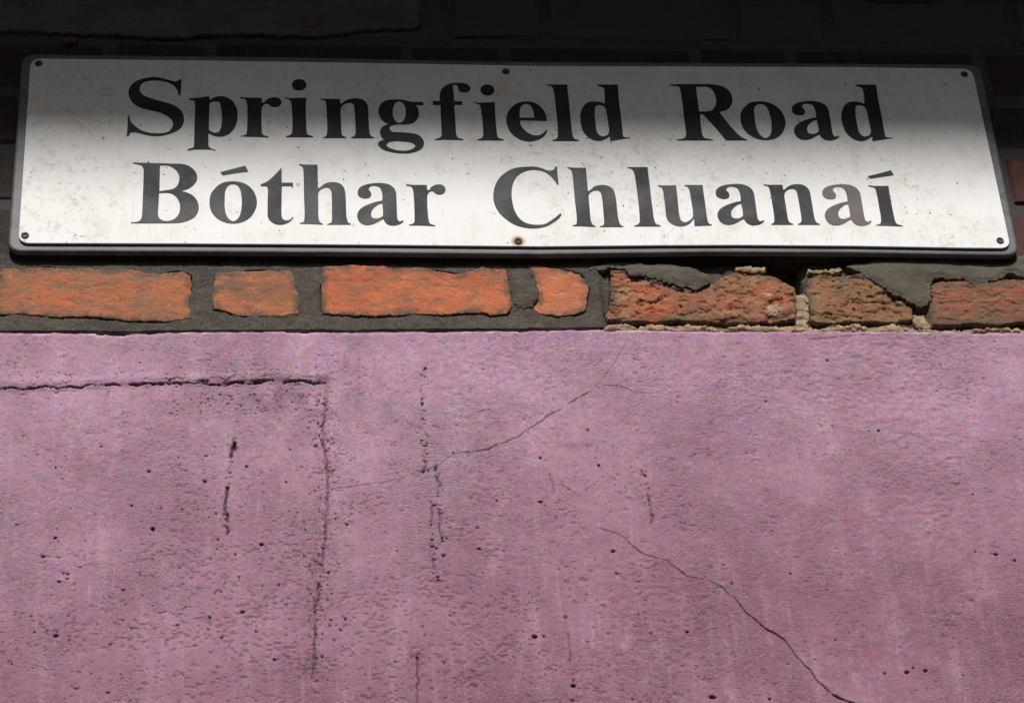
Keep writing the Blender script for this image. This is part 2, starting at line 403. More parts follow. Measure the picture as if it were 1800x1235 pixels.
    pits = [(268, 928, 4.2), (1052, 818, 3.4), (98, 1115, 3.8), (246, 1008, 3), (216, 1035, 3), (104, 1020, 3), (360, 845, 3.6), (262, 827, 3.6), (98, 820, 2.8),
            (178, 783, 3), (1545, 756, 3), (1455, 634, 2.4), (1353, 1228, 4.4), (1252, 1225, 4), (1783, 985, 3.2), (1752, 974, 3), (1390, 1008, 2.6), (1710, 868, 2.6),
            (433, 820, 3), (460, 956, 3.2), (426, 1075, 3), (368, 1084, 3.4), (75, 976, 2.6), (97, 943, 2.8), (30, 920, 2.4), (940, 1118, 4.4), (956, 1118, 3), (1008, 1205, 4.6),
            (1078, 968, 3.6), (950, 882, 3), (1555, 1183, 3), (1594, 1182, 2.8), (1626, 1179, 3), (1605, 1174, 2.4), (1208, 1110, 2.8), (1287, 1025, 2.2), (797, 797, 2.6), (748, 648, 2.8), (840, 927, 2.6), (780, 976, 3.4), (842, 965, 2.4), (950, 805, 2.8)]
    def dotted(pts, n, spread, r0, r1):
        for _ in range(n):
            t = rs.rand() * (len(pts) - 1); k = int(t); t -= k
            pits.append((pts[k][0] + (pts[k + 1][0] - pts[k][0]) * t + rs.randn() * spread, pts[k][1] + (pts[k + 1][1] - pts[k][1]) * t + rs.randn() * spread * (1 if spread > 5 else 0), rs.uniform(r0, r1) ** 1.0))
    dotted([(745, 646), (742, 680), (742, 720), (745, 748)], 22, 2.2, 1.3, 2.4); dotted([(746, 760), (750, 790), (745, 832)], 14, 4, 1.3, 2.4)
    dotted([(766, 812), (771, 850), (774, 900), (778, 955)], 34, 3.5, 1.3, 2.4); dotted([(757, 868), (758, 930), (763, 990), (768, 1022)], 24, 3, 1.3, 2.4)
    dotted([(413, 772), (403, 830), (397, 890), (398, 940)], 22, 3, 1.3, 2.6); dotted([(1130, 826), (1138, 860), (1145, 920)], 16, 3, 1.2, 2.2)
    dotted([(150, 672), (350, 662), (480, 656), (570, 664)], 90, 9, .8, 2.0); dotted([(330, 700), (420, 712), (540, 705)], 60, 14, .8, 1.9)
    dotted(side, 150, 9, .9, 2.1); dotted([(0, 668), (180, 660)], 30, 8, .9, 1.8)
    for _ in range(520):
        k = rs.rand()
        if k < .33: p = (rs.uniform(0, 560), rs.uniform(760, 1240))
        elif k < .55: p = (572 + rs.randn() * 22, rs.uniform(690, 1200))
        elif k < .70: p = (rs.uniform(300, 560), 690 + abs(rs.randn()) * 26)
        elif k < .88: p = (rs.uniform(300, 1150), rs.uniform(820, 1240))
        else: p = (rs.uniform(0, 1800), rs.uniform(595, 1235))
        pits.append((*p, rs.uniform(.9, 2.3)))
    for i, (u, v, r) in enumerate(pits):
        (px, pz), = U([(u, v)])
        R = r * PXW * .75
        c0, c1 = np.searchsorted(xs, [px - 4 * R, px + 4 * R])
        s0 = E[0, min(c0, E.shape[1] - 1)] - pz
        r0, r1 = np.searchsorted(ss, [s0 - 5 * R, s0 + 5 * R])
        sl = (slice(max(r0, 0), r1), slice(c0, c1))
        if r1 <= r0 or c1 <= c0: continue
        ang = rs.uniform(.7, 1.5)
        d = np.hypot((X[sl] - px) / (1.3 * ang), (Z[sl] - pz) * 1.1) / R
        k = smooth(1.25, .35, d + .35 * vnoise(X[sl], Z[sl], .002, seed=90))
        h[sl] -= k * min(.0016 * r, .0045); dirt_shade[sl] = np.maximum(dirt_shade[sl], k * (.8 if r > 2.4 else .6))
    # the upper lip is chipped and rounded
    h -= smooth(.004, 0, S) * (.0008 + .0012 * smooth(.0, .5, fbm(X, Z, .014, 95, 2)))
    h = h * fade + .0012 * (1 - fade)
    X = np.vstack([X[:1], X]); Z = np.vstack([Z[:1], Z]); Y = np.vstack([np.full((1, X.shape[1]), .03), -h]); dirt_shade = np.vstack([dirt_shade[:1], dirt_shade])
    me = grid_mesh("plaster_render", X, Y, Z, attrs={"dirt_shade": dirt_shade, "lip": np.vstack([np.ones((1, X.shape[1])), smooth(.0035, .0008, S)])})
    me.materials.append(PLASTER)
    o = put(bpy.data.objects.new("plaster_render", me), wall)
    o["label"] = "lilac pink painted plaster with dark hairline cracks and pits"
build_plaster()

# ------------------------------------------------------------------ the bare course: bricks, mortar, lumps
A = lambda *p: crop(0, 420, 2.8125, p)
B = lambda *p: crop(560, 420, 2.8125, p)
C = lambda *p: crop(1000, 420, 4.5, p)
D = lambda *p: crop(1380, 420, 4.286, p)
course = [
    (A((10, 150), (130, 155), (200, 145), (330, 155), (440, 150), (520, 160), (640, 155), (730, 175), (800, 180), (900, 165), (938, 185), (945, 250), (935, 330), (945, 395), (820, 410), (640, 405), (540, 395), (420, 385), (250, 385), (100, 370), (-10, 375), (-25, 300), (-5, 200)), ORANGE, .0006, .0012),
    (A((1070, 165), (1180, 165), (1300, 160), (1430, 155), (1455, 190), (1460, 240), (1480, 290), (1475, 370), (1400, 380), (1200, 382), (1150, 370), (1110, 350), (1060, 345), (1050, 270), (1062, 200)), TAN_BRICK, .0002, .0010),
    (B((20, 145), (150, 135), (260, 140), (310, 135), (370, 155), (430, 150), (500, 145), (600, 165), (680, 180), (740, 170), (810, 145), (870, 160), (925, 155), (935, 230), (945, 290), (955, 340), (930, 370), (850, 380), (820, 365), (700, 368), (600, 380), (480, 372), (300, 382), (150, 380), (20, 370), (15, 250)), ORANGE_B, .0008, .0010),
    (B((1055, 160), (1040, 130), (1110, 140), (1200, 155), (1290, 180), (1315, 210), (1330, 250), (1325, 310), (1320, 350), (1270, 375), (1180, 382), (1090, 370), (1060, 345), (1090, 310), (1090, 270), (1075, 220)), PEACH, .0004, .0012),
    (C((335, 250), (440, 240), (640, 300), (800, 360), (1000, 400), (1100, 370), (1200, 310), (1300, 260), (1420, 250), (1560, 270), (1690, 320), (1780, 370), (1800, 420), (1795, 560), (1790, 620), (1650, 640), (1500, 640), (1300, 650), (1100, 640), (900, 630), (700, 640), (500, 640), (320, 630), (290, 590), (330, 540), (345, 400)), RED, -.0008, .0026),
    (D((180, 280), (300, 260), (420, 280), (580, 260), (740, 330), (860, 400), (960, 480), (960, 590), (850, 610), (700, 600), (500, 600), (350, 610), (250, 620), (200, 600), (190, 450), (170, 350)), OLIVE, -.0014, .0028),
    (D((1080, 350), (1150, 310), (1280, 295), (1380, 320), (1440, 340), (1550, 325), (1640, 310), (1800, 305), (2250, 310), (2270, 430), (2260, 630), (1800, 620), (1600, 635), (1400, 630), (1250, 640), (1120, 640), (1100, 560), (1090, 450)), RED_B, -.0006, .0018),
    (A((-120, 150), (-240, 148), (-500, 150), (-900, 152), (-905, 390), (-600, 385), (-300, 380), (-118, 378), (-125, 260)), ORANGE_B, .0, .0014),
]
lumps = [   # smeared cement over the damaged bricks
    (C((150, 235), (300, 190), (560, 190), (800, 215), (1000, 250), (1110, 300), (1125, 340), (1090, 390), (1010, 412), (900, 395), (780, 360), (700, 335), (600, 320), (480, 300), (430, 240), (300, 260), (160, 262)), LUMP, .0022, .0011),
    (D((440, 215), (700, 140), (1000, 120), (1500, 130), (2300, 130), (2300, 300), (1800, 300), (1690, 265), (1600, 320), (1500, 335), (1430, 350), (1370, 322), (1250, 308), (1110, 305), (1085, 360), (1095, 470), (1060, 530), (1000, 530), (930, 500), (860, 450), (760, 400), (680, 345), (600, 290), (520, 240)), LUMP, .0020, .0011),
    (B((930, 150), (1040, 155), (1080, 220), (1088, 290), (1060, 340), (980, 350), (955, 290)), GREY, .0014, .0007),
]
fillets = [
    D((80, 395), (170, 395), (185, 480), (195, 660), (90, 660), (85, 520)),
    D((965, 550), (1080, 555), (1105, 640), (1090, 665), (1010, 650), (960, 600)),
    C((1300, 205), (1440, 210), (1560, 220), (1565, 265), (1400, 270), (1310, 245)),
    D((170, 235), (300, 230), (440, 220), (440, 250), (300, 265), (180, 262)),
    C((1500, 410), (1590, 388), (1640, 430), (1620, 475), (1550, 480), (1505, 455)),
    C((1545, 540), (1640, 495), (1750, 520), (1745, 585), (1640, 605), (1560, 590)),
    C((210, 690), (330, 655), (460, 655), (545, 690), (560, 655), (800, 662), (1100, 658), (1300, 665), (1500, 655), (1800, 660), (1800, 708), (1200, 706), (700, 708), (210, 712)),
    D((0, 640), (250, 645), (420, 625), (700, 625), (900, 640), (1100, 665), (1400, 650), (1800, 645), (2300, 650), (2300, 685), (1500, 684), (600, 684), (0, 684)),
]

def relief(name, px, mat, level, rough, seed, step=.0010, wob=.0012, edge=.0022, flake=0.0, drop=.0005, grow=0.0):
    P = wpoly(px, -level)
    lo, hi = P.min(0) - .003, P.max(0) + .003
    X, Z = np.meshgrid(np.arange(lo[0], hi[0], step), np.arange(hi[1], lo[1], -step))
    x2 = X + fbm(X, Z, .012, 200 + seed, 3) * wob; z2 = Z + fbm(X, Z, .012, 210 + seed, 3) * wob
    x2 = x2 + fbm(X, Z, .003, 260 + seed, 2) * wob * .6; z2 = z2 + fbm(X, Z, .003, 270 + seed, 2) * wob * .6
    s = sdf(x2, z2, P) + grow
    h = level + fbm(X, Z, .035, 220 + seed, 3, 1.5) * rough + fbm(X, Z, .006, 230 + seed, 3, 1.4) * rough * (.38 if flake > .001 else .2)
    if flake:                                                  # layers spalled away
        h -= flake * smooth(.02, .10, fbm(X, Z, .013, 240 + seed, 4, 1.7)) + flake * .8 * smooth(.22, .3, fbm(X, Z, .007, 250 + seed, 3, 1.6))
    h -= drop * smooth(edge, 0, s)
    h = np.where(s < 0, -.030, h)
    me = grid_mesh(name, X, -h, Z, mask=~((s[:-1, :-1] < -.001) & (s[1:, 1:] < -.001) & (s[1:, :-1] < -.001) & (s[:-1, 1:] < -.001)), attrs={"edge": smooth(.011, .0010, s)})
    me.materials.append(mat)
    return put(bpy.data.objects.new(name, me), wall), P

brick_polys = []
for i, (px, mat, lev, ro) in enumerate(course):
    o, P = relief("brick", px, mat, lev + (.0002 if i < 4 else .0003), ro * (.8 if i < 4 else 1), i * 3, grow=.0009, flake=.0020 if mat in (RED, OLIVE) else (.0011 if mat is RED_B else .0004))
    brick_polys.append(P)
for i, (px, mat, lev, ro) in enumerate(lumps):
    relief("mortar_smear", px, mat, lev, ro * 1.7, 40 + i * 3, wob=.0034, edge=.009, drop=.0016)
for i, px in enumerate(fillets):
    relief("lime_mortar", px, BUFF, (-.0016, -.0020, .0008, .0008, -.0004, -.0006, -.0018, -.0018)[i], .0016, 60 + i * 3, wob=.0034, flake=.0026 if i > 5 else .0012, edge=.005, drop=.0014)

skim = [(-160, -260), (300, -260), (742, -260), (741, -60), (740, 20), (738, 50), (728, 55), (640, 60), (560, 70), (420, 66), (300, 72), (150, 66), (40, 60), (-160, 62)]
relief("cement_skim", skim, SLAB, .0028, .0006, 90, step=.0018, wob=.003, edge=.006)
for i, px in enumerate(([(524, 36), (548, 33), (570, 38), (571, 50), (545, 54), (526, 49)], [(112, 72), (128, 70), (137, 76), (134, 82), (116, 82)], [(1524, -40), (1632, -42), (1632, 6), (1580, 8), (1526, 6)])):
    relief("paint_flake", px, FLAKE, (.0036, .0030, .0040)[i], .0004, 95 + i * 3, edge=.0008, wob=.003)

z_dirty = float(wp(900, 436)[1])
def build_mortar():
    """pointing between the bricks, one sheet set back from their faces"""
    zl, zh = float(edge_z(np.array([0.]))[0]) - .02, ZTOP
    d1 = float(wp(900, 430)[1])
    xs = axis(XL, XR, VX0, VX1, .0011, .08)
    zs = axis(zl, zh, zl, d1, .0010, .05)[::-1]
    X, Z = np.meshgrid(xs, zs)
    dense = Z < d1 + .01
    h = np.full(X.shape, -.0006) + fbm(X, Z, .05, 300, 3) * .0010 + fbm(X, Z, .008, 310, 4) * .0008
    h = np.where(dense, h, -.0022)
    xr = float(wp(1062, 560)[0])
    h -= smooth(xr - .004, xr + .006, X) * (.007 + .004 * fbm(X, Z, .02, 320, 3)) * dense      # worn back on the right
    for k, P in enumerate(brick_polys):
        lo, hi = P.min(0) - .01, P.max(0) + .01
        sel = dense & (X > lo[0]) & (X < hi[0]) & (Z > lo[1]) & (Z < hi[1])
        x, z = X[sel], Z[sel]
        x2 = x + fbm(x, z, .012, 200 + k * 3, 3) * .0012; z2 = z + fbm(x, z, .012, 210 + k * 3, 3) * .0012
        s = sdf(x2, z2, P) + .0009
        gap = smooth(.02, .22, fbm(x, z, .030, 330 + k, 3)) * smooth(-.0018, -.0004, s) * smooth(.0012, .0, s) * .007   # shrinkage cracks along the brick
        h[sel] = np.where(s > .0014, -.028, h[sel] - gap)
    hx, hz = wp(1378, 478)                                                                       # a lost piece of mortar
    hole = smooth(1.15, .75, np.maximum(abs(X - hx) / .022, abs(Z - hz) / .026) + .25 * fbm(X, Z, .012, 350, 2))
    h -= hole * .028 * dense
    up = Z - edge_z(X)                                                                           # open joint above the plaster
    slot = .0031 + .0012 * fbm(X, Z * 0, .05, 360, 3) + .0008 * smooth(0, xr, X)
    h -= smooth(slot + .0006, slot, up) * .018
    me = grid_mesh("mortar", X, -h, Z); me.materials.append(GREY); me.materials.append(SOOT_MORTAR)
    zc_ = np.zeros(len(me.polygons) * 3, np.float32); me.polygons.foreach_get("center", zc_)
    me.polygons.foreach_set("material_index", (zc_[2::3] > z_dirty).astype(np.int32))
    o = put(bpy.data.objects.new("mortar", me), wall); o["label"] = "dark grey cement pointing between the bricks"
build_mortar()

# the courses above, black with soot: alternate stretchers and headers
PITCH = 0.0835
z0 = float(wp(900, 560)[1])
proto = {}
def brick_proto(L, k, mat):
    key = (L, k, mat.name)
    if key not in proto:
        me = box_mesh("brick", -L / 2, L / 2, -.0012 * (k % 3), .030, 0, .071, .0035, .0011, k + int(L * 1000))
        me.materials.append(mat); proto[key] = me
    return proto[key]
rnd = random.Random(9)
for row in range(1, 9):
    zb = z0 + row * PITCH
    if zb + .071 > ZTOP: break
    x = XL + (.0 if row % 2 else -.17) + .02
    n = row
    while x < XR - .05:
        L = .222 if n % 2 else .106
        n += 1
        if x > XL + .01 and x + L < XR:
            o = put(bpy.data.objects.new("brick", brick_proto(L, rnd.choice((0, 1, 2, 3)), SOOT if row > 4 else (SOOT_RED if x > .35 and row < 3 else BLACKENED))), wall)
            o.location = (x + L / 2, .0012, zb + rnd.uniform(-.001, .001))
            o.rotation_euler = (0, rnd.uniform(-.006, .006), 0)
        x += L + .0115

# the roof's eave, above the picture: it shades the top of the wall
z_sh = float(wp(900, 284, .015)[1])
EAVE_D = 0.85
z_eave = z_sh + (EAVE_D - .015) * math.tan(SUN_EL) / math.cos(SUN_AZ)
wood = Mat("eave_paint", .6); wood.color(wood.mix(wood.noise(9, (1, 4, 4)), (0.035, 0.033, 0.03), (0.06, 0.055, 0.05)))
def eave_part(name, *b):
    me = box_mesh(name, *b, .003); me.materials.append(wood.m); return put(bpy.data.objects.new(name, me), wall)
eave_part("soffit", XL - .6, XR + .6, -EAVE_D + .028, .03, z_eave + .02, z_eave + .035)
eave_part("fascia", XL - .6, XR + .6, -EAVE_D, -EAVE_D + .025, z_eave, z_eave + .20)

# ------------------------------------------------------------------ the street sign
FR0, FR1 = .0045, .0115          # backing frame: back and front, metres off the brick face
PL0, PL1 = .0124, .0146          # plate
LT1 = .0150                      # letter faces

def round_poly(corners, r, n=7):
    out = []
    m = len(corners)
    for i in range(m):
        p, a, b = (np.array(corners[k % m], float) for k in (i, i - 1, i + 1))
        da, db = (a - p), (b - p); la, lb = np.linalg.norm(da), np.linalg.norm(db)
        rr = min(r, la * .45, lb * .45)
        p0, p1 = p + da / la * rr, p + db / lb * rr
        ang = math.acos(np.clip(da.dot(db) / la / lb, -1, 1))
        if ang > 2.6: out.append(tuple(p)); continue
        for k in range(n + 1):
            t = k / n; out.append(tuple((1 - t) ** 2 * p0 + 2 * t * (1 - t) * p + t * t * p1))
    return out

def slab(name, P, y_back, y_front, mat, parent, bevel=.0006, seg=2):
    import bmesh
    bm = bmesh.new()
    vs = [bm.verts.new((x, -y_front, z)) for x, z in P]
    f = bm.faces.new(vs)
    bm.normal_update()
    if f.normal.y > 0: f.normal_flip()
    r = bmesh.ops.extrude_face_region(bm, geom=[f])
    for v in r["geom"]:
        if isinstance(v, bmesh.types.BMVert): v.co.y = -y_back
    bmesh.ops.recalc_face_normals(bm, faces=bm.faces[:])
    rim = [e for e in bm.edges if all(abs(v.co.y + y_front) < 1e-6 for v in e.verts)]
    if bevel: bmesh.ops.bevel(bm, geom=rim, offset=bevel, segments=seg, affect='EDGES', profile=.5)
    me = bpy.data.meshes.new(name); bm.to_mesh(me); bm.free()
    me.materials.append(mat)
    return put(bpy.data.objects.new(name, me), parent)

bxs, bzs = wp(905, 440, .008)
sign = empty("street_sign", (float(bxs), -.008, float(bzs)))
sign["label"] = "long white bilingual street name sign with black serif letters screwed to wall"
sign["category"] = "sign"

metal = Mat("dull_grey_metal", .55, .4)
k = metal.mix(metal.ramp(metal.noise(30, (1, 1, 3)), .35, .7), (0.125, 0.119, 0.13), (0.075, 0.072, 0.08))
k = metal.mix(metal.ramp(metal.noise(220), .5, .75, 0, .5), k, (0.17, 0.16, 0.15)); metal.color(k); metal.bump(metal.noise(260), .0006, .5)
frame_px = [(38, 94), (500, 99), (900, 107), (1240, 109), (1724, 112), (1793, 449), (1720, 449), (1500, 445), (1240, 444), (950, 448), (640, 445), (300, 443), (13, 442)]
frame_P = round_poly(wpoly(frame_px, FR1), .017)
frame = slab("backing_frame", frame_P, FR0, FR1, metal.m, sign, .003, 3)

plate_px = [(54, 103), (330, 106), (640, 110.5), (950, 116), (1240, 117), (1500, 118), (1709, 121), (1777, 436), (1700, 435.5), (1500, 432), (1300, 430.5), (1160, 431), (950, 433), (640, 430), (330, 428), (32, 427)]
pm = Mat("white_enamel_plate", .6, .2)
c = pm.mix(pm.ramp(pm.noise(7), .35, .7), (0.84, 0.83, 0.815), (0.80, 0.785, 0.76))
zb0, zb1 = float(wp(400, 330, .015)[1]), float(wp(400, 240, .015)[1])
c = pm.mix(pm.ramp(pm.noise(38, (1, 1, .8), off=2), .50, .74, 0, .38), c, (0.60, 0.52, 0.44))
c = pm.mix(pm.ramp(pm.noise(150, (3, 1, .2), detail=5, off=5), .52, .75, 0, .34), c, (0.60, 0.56, 0.51))
c = pm.mix(pm.ramp(pm.noise(260, detail=5, rough=.75, off=33), .54, .70, 0, .18), c, (0.50, 0.45, 0.39))
c = pm.mix(pm.math('MULTIPLY', pm.ramp(pm.noise(110, detail=6, rough=.75, off=44), .50, .66), pm.ramp(pm.noise(5, off=46), .45, .62, 0, .45)), c, (0.42, 0.36, 0.30))
c = pm.mix(pm.ramp(pm.noise(95, off=8, detail=2), .70, .78, 0, .55), c, (0.28, 0.24, 0.21))
c = pm.mix(pm.ramp(pm.noise(190, off=12, detail=1), .745, .78, 0, .85), c, (0.07, 0.06, 0.055))
sx, sz = wp(911, 424, PL1)
c = pm.mix(pm.math('MULTIPLY', pm.near((float(sx), -PL1, float(sz)), .0040, .0105), .85), c, (0.33, 0.16, 0.04))
pm.color(c)
pm.bump(pm.noise(20, detail=2), .0012, .35)
plate = slab("plate", round_poly(wpoly(plate_px, PL1), .013), PL0, PL1, pm.m, sign, .0005, 2)

# --- lettering, outlines drawn over the photograph: "x,y" runs, "c" marks a corner
GL = {
 'S': (215, 125, 10.29, ["1065,130c 1070,190 1062,310 1052,436c 1015,436c 995,345 930,265 830,208 720,180 600,170 470,180 385,205 335,250 315,310 322,370 365,425 440,465 560,505 700,545 830,580 930,615 1030,680 1095,765 1117,870 1100,960 1050,1035 960,1095 840,1140 700,1170 600,1175 500,1165 400,1145 280,1115 190,1105 140,1122 120,1168c 76,1176c 95,960 98,795c 120,798c 150,900 200,965 280,1030 380,1085 500,1115 620,1125 740,1120 820,1100 880,1050 915,970 905,900 870,855 790,800 690,755 580,725 450,695 330,660 220,600 150,520 116,430 118,350 150,270 220,200 330,150 440,122 560,108 680,118 800,150 900,178 970,185 1020,165"]),
 'p': (325, 160, 10.29, ["72,130c 180,128 440,95c 455,165c 500,130 580,100 680,95 780,125 870,190 930,290 955,420 945,540 900,660 830,750 740,805 630,825 530,810 470,785 425,765c 425,900 432,1000 490,1045 555,1062c 552,1080c 480,1062 300,1055 150,1060 52,1082c 52,1048c 110,1035 155,1012 165,940 175,600 185,300 175,190 150,168 80,162c", "448,220c 490,195 560,188 620,200 650,290 668,430 668,560 650,670 610,740 545,755 475,735 433,700c 437,450"]),
 'r': (690, 295, 10.29, ["248,296c 350,308c 620,310c 628,398c 665,398 700,345 770,310 840,298 910,315 955,370 950,430 900,475 820,480 770,455 735,425 690,425 650,455 630,510 628,600 634,750 650,930 662,985 700,1018 772,1040c 772,1056c 600,1044 430,1040 298,1040c 298,1026c 350,1015 388,990 398,920 395,750 390,600 380,460 365,380 330,335 252,322c"]),
 'i': (490, 135, 10.29, ["108,370c 200,388c 495,375c 490,600 497,850 505,980 530,1045 622,1075c 622,1093c 130,1093c 130,1075c 200,1055 238,1010 247,900 245,700 230,530 222,460 190,415 112,388c", "368,43 462,72 500,148 462,222 368,252 275,222 236,148 275,72"]),
 'n': (1335, 290, 10.29, ["78,348c 150,358c 415,358c 430,445c 460,440c 500,400 580,360 680,345 780,358 860,405 910,480 935,600 960,750 985,900 1010,1000 1045,1045 1092,1062c 1092,1080c 698,1080c 700,1062c 740,1045 760,1005 758,940 735,800 710,650 685,530 660,460 610,430 550,435 490,465 455,520 455,600 475,720 500,880 520,990 550,1040 607,1062c 607,1080c 213,1080c 213,1064c 250,1050 268,1005 262,900 240,750 215,600 190,470 165,400 130,377 82,368c"]),
 'g': (640, 160, 10.29, ["1072,198c 1072,256c 935,256c 970,300 990,380 985,460 945,530 880,580 790,602 680,606 580,608 500,625 465,660 470,700 510,735 600,745 740,750 880,765 980,795 1050,855 1084,930 1072,1000 1020,1060 930,1100 800,1126 650,1126 500,1106 370,1070 290,1020 253,970 265,925 310,895 365,885c 320,840 288,770 290,720 320,660 380,620 450,600c 380,570 310,510 270,430 258,360 275,280 330,210 410,170 520,155 640,155 740,170 820,190 900,198c", "635,190 700,215 745,300 752,390 742,470 705,545 640,580 575,545 530,470 518,390 530,290 570,215", "410,980 430,940 480,915 580,905 700,912 820,925 890,950 927,990 900,1030 830,1065 720,1080 600,1070 500,1045 430,1010"]),
 'f': (755, 140, 10.29, ["58,388c 188,385c 185,280 205,200 260,130 350,80 450,62 580,60 680,85 735,130 740,175 710,215 640,235 570,225 525,190 515,140 500,105 455,95 425,110 428,170 440,260 445,390c 592,395c 595,457c 452,457c 455,600 470,780 480,960 500,1030 540,1060 608,1078c 608,1094c 300,1086 103,1092c 103,1073c 160,1060 210,1030 218,960 212,800 202,600 200,458c 62,457c"]),
 'e': (875, 140, 10.29, ["892,748c 410,735c 405,790 440,860 510,935 600,990 690,1010 770,1000 830,960 885,900c 898,925c 850,1010 770,1070 670,1105 560,1117 440,1097 330,1040 230,950 175,840 153,730 175,610 240,510 330,440 430,405 540,395 650,415 760,475 840,570 880,670", "395,690c 395,600 410,510 450,460 510,440 570,455 620,510 650,600 660,690c"]),
 'l': (1085, 285, 10.29, ["183,90c 550,90c 560,200 590,430 615,650 640,850 660,1000 690,1100 730,1130 787,1142c 787,1161c 308,1161c 308,1145c 360,1130 400,1095 408,1040 400,900 380,700 355,500 330,320 305,190 270,130 230,112 186,108c"]),
 'd': (1460, 140, 10.29, ["452,93c 825,93c 845,250 880,450 915,620 945,780 975,950 995,1028 1040,1045 1122,1048c 1112,1062c 1000,1075 880,1095 760,1112c 755,1028c 720,1050 650,1090 560,1110 450,1090 350,1030 270,940 225,830 200,720 196,620 225,510 280,435 350,405 450,398 540,412 614,440c 605,300 590,200 570,150 520,130 458,112c", "480,465 540,463 600,485 645,540 670,640 690,730 715,840 732,920 715,990 670,1020 600,1025 545,990 505,920 485,830 465,720 450,600 452,505"]),
 'R': (1175, 140, 10.29, ["18,88c 400,82 700,84 850,95 970,120 1070,180 1132,260 1157,350 1145,440 1090,520 1000,565 920,585c 1000,690 1130,850 1240,970 1330,1045 1422,1083c 1422,1099c 1040,1099c 960,1000 850,870 730,740 640,640c 575,615c 575,700 590,850 605,950 625,1020 670,1060 802,1083c 802,1099c 148,1099c 152,1083c 250,1070 300,1045 320,990 310,880 285,700 260,480 235,300 210,170 190,130 140,116 22,107c", "495,130c 650,125 740,145 810,210 850,300 865,400 850,470 810,530 750,565 680,575 555,575c 530,380 510,230"]),
 'o': (355, 280, 10.29, ["565,397 700,414 830,470 930,570 985,700 992,820 950,940 870,1050 750,1125 600,1159 450,1146 310,1090 200,990 145,870 138,740 165,620 240,520 340,440 450,405", "555,450 630,465 690,540 715,660 722,790 705,940 660,1060 570,1118 490,1080 435,990 412,860 412,700 425,560 480,475"]),
 'acute': (355, 280, 10.29, ["330,233c 380,290c 600,252 838,223c 785,116c 550,175"]),
 'a': (610, 295, 10.29, ["192,440 210,380 270,330 370,295 490,277 620,274 740,294 830,345 880,420 893,520 900,700 905,850 915,930 945,965 985,960 1013,942c 1027,965c 980,1005 910,1032 820,1042 740,1022 690,980 660,925c 600,950 500,1005 400,1032 310,1027 230,980 188,900 188,830 225,760 300,700 400,655 520,615 637,590c 637,480 615,390 580,345 510,325 440,330 390,365c 400,400 435,450 435,500 400,540 320,552 240,530 200,490", "640,645c 580,655 500,710 450,770 435,850 460,900 520,915 590,905 650,865c 650,750"]),
 'B': (225, 275, 9.5, ["78,98c 150,103 500,112 750,120 900,125 1010,155 1100,220 1152,310 1147,400 1090,480 1000,540 880,575c 980,600 1080,650 1150,730 1182,830 1170,920 1110,1010 1000,1070 870,1105 700,1113c 48,1113c 48,1097c 150,1090 205,1060 230,1000 240,850 250,600 258,400 262,240 240,165 180,135 82,117c", "535,150c 650,150 740,180 815,245 855,330 850,420 810,500 740,545 640,562 525,580c 530,350", "520,610c 650,605 740,625 810,680 855,760 870,850 850,950 790,1030 700,1070 610,1075 540,1045 505,990 502,900 512,750"]),
 't': (445, 285, 10.29, ["133,405c 250,350 340,280 430,190 517,96c 517,370c 720,370c 720,432c 520,432c 515,700 512,900 525,1010 570,1045 630,1050 680,1025 715,983c 728,1000c 680,1060 600,1107 500,1130 400,1117 310,1060 265,980 260,850 263,650 266,490 245,435c 138,432c"]),
 'h': (515, 280, 10.29, ["103,83c 200,95c 445,97c 448,300 452,525c 500,500 560,450 640,420 730,411 830,430 900,480 940,570 955,700 960,900 970,1050 1000,1140 1047,1165c 1047,1180c 620,1180c 623,1165c 680,1150 702,1110 705,1000 703,800 700,640 685,560 650,520 590,510 520,535 470,580 455,650 458,850 458,1000 470,1090 495,1140 537,1160c 537,1180c 300,1167 123,1164c 123,1150c 180,1135 205,1090 210,950 200,700 195,400 188,200 165,130 108,100c"]),
 'C': (860, 285, 9.88, ["1145,80c 1180,78c 1185,200 1207,392c 1180,387c 1120,300 1040,220 940,160 830,135 720,135 610,165 500,230 430,330 395,450 390,600 410,730 450,860 520,970 620,1045 740,1080 870,1085 980,1068 1090,1000 1180,935 1235,883c 1257,915c 1200,985 1100,1055 1000,1110 870,1140 730,1147 580,1127 430,1077 300,995 180,885 105,760 70,620 83,470 140,330 230,220 350,140 480,95 640,80 780,78 900,100 1000,140 1070,145 1120,130"]),
 'u': (1150, 290, 10.29, ["68,363c 150,370c 397,365c 410,500 430,680 450,880 475,980 520,1025 580,1030 640,1000 690,950 705,900 695,800 670,650 645,490 620,420 590,390 548,377c 548,361c 875,361c 890,480 915,650 940,830 960,970 985,1050 1042,1078c 1042,1091c 730,1102c 720,960c 660,1040 590,1085 500,1107 400,1097 310,1060 240,990 213,900 198,750 173,560 155,450 130,407 72,384c"]),
 'j': (1500, 290, 10.29, ["273,363c 350,378c 635,378c 655,500 690,700 730,900 760,1020 800,1070 892,1093c 892,1107c 408,1092c 430,1078 480,1065 500,1030 498,930 470,780 440,600 410,470 385,415 330,397 278,384c", "256,203c 310,247c 500,216 733,183c 680,93c 480,150"]),
}
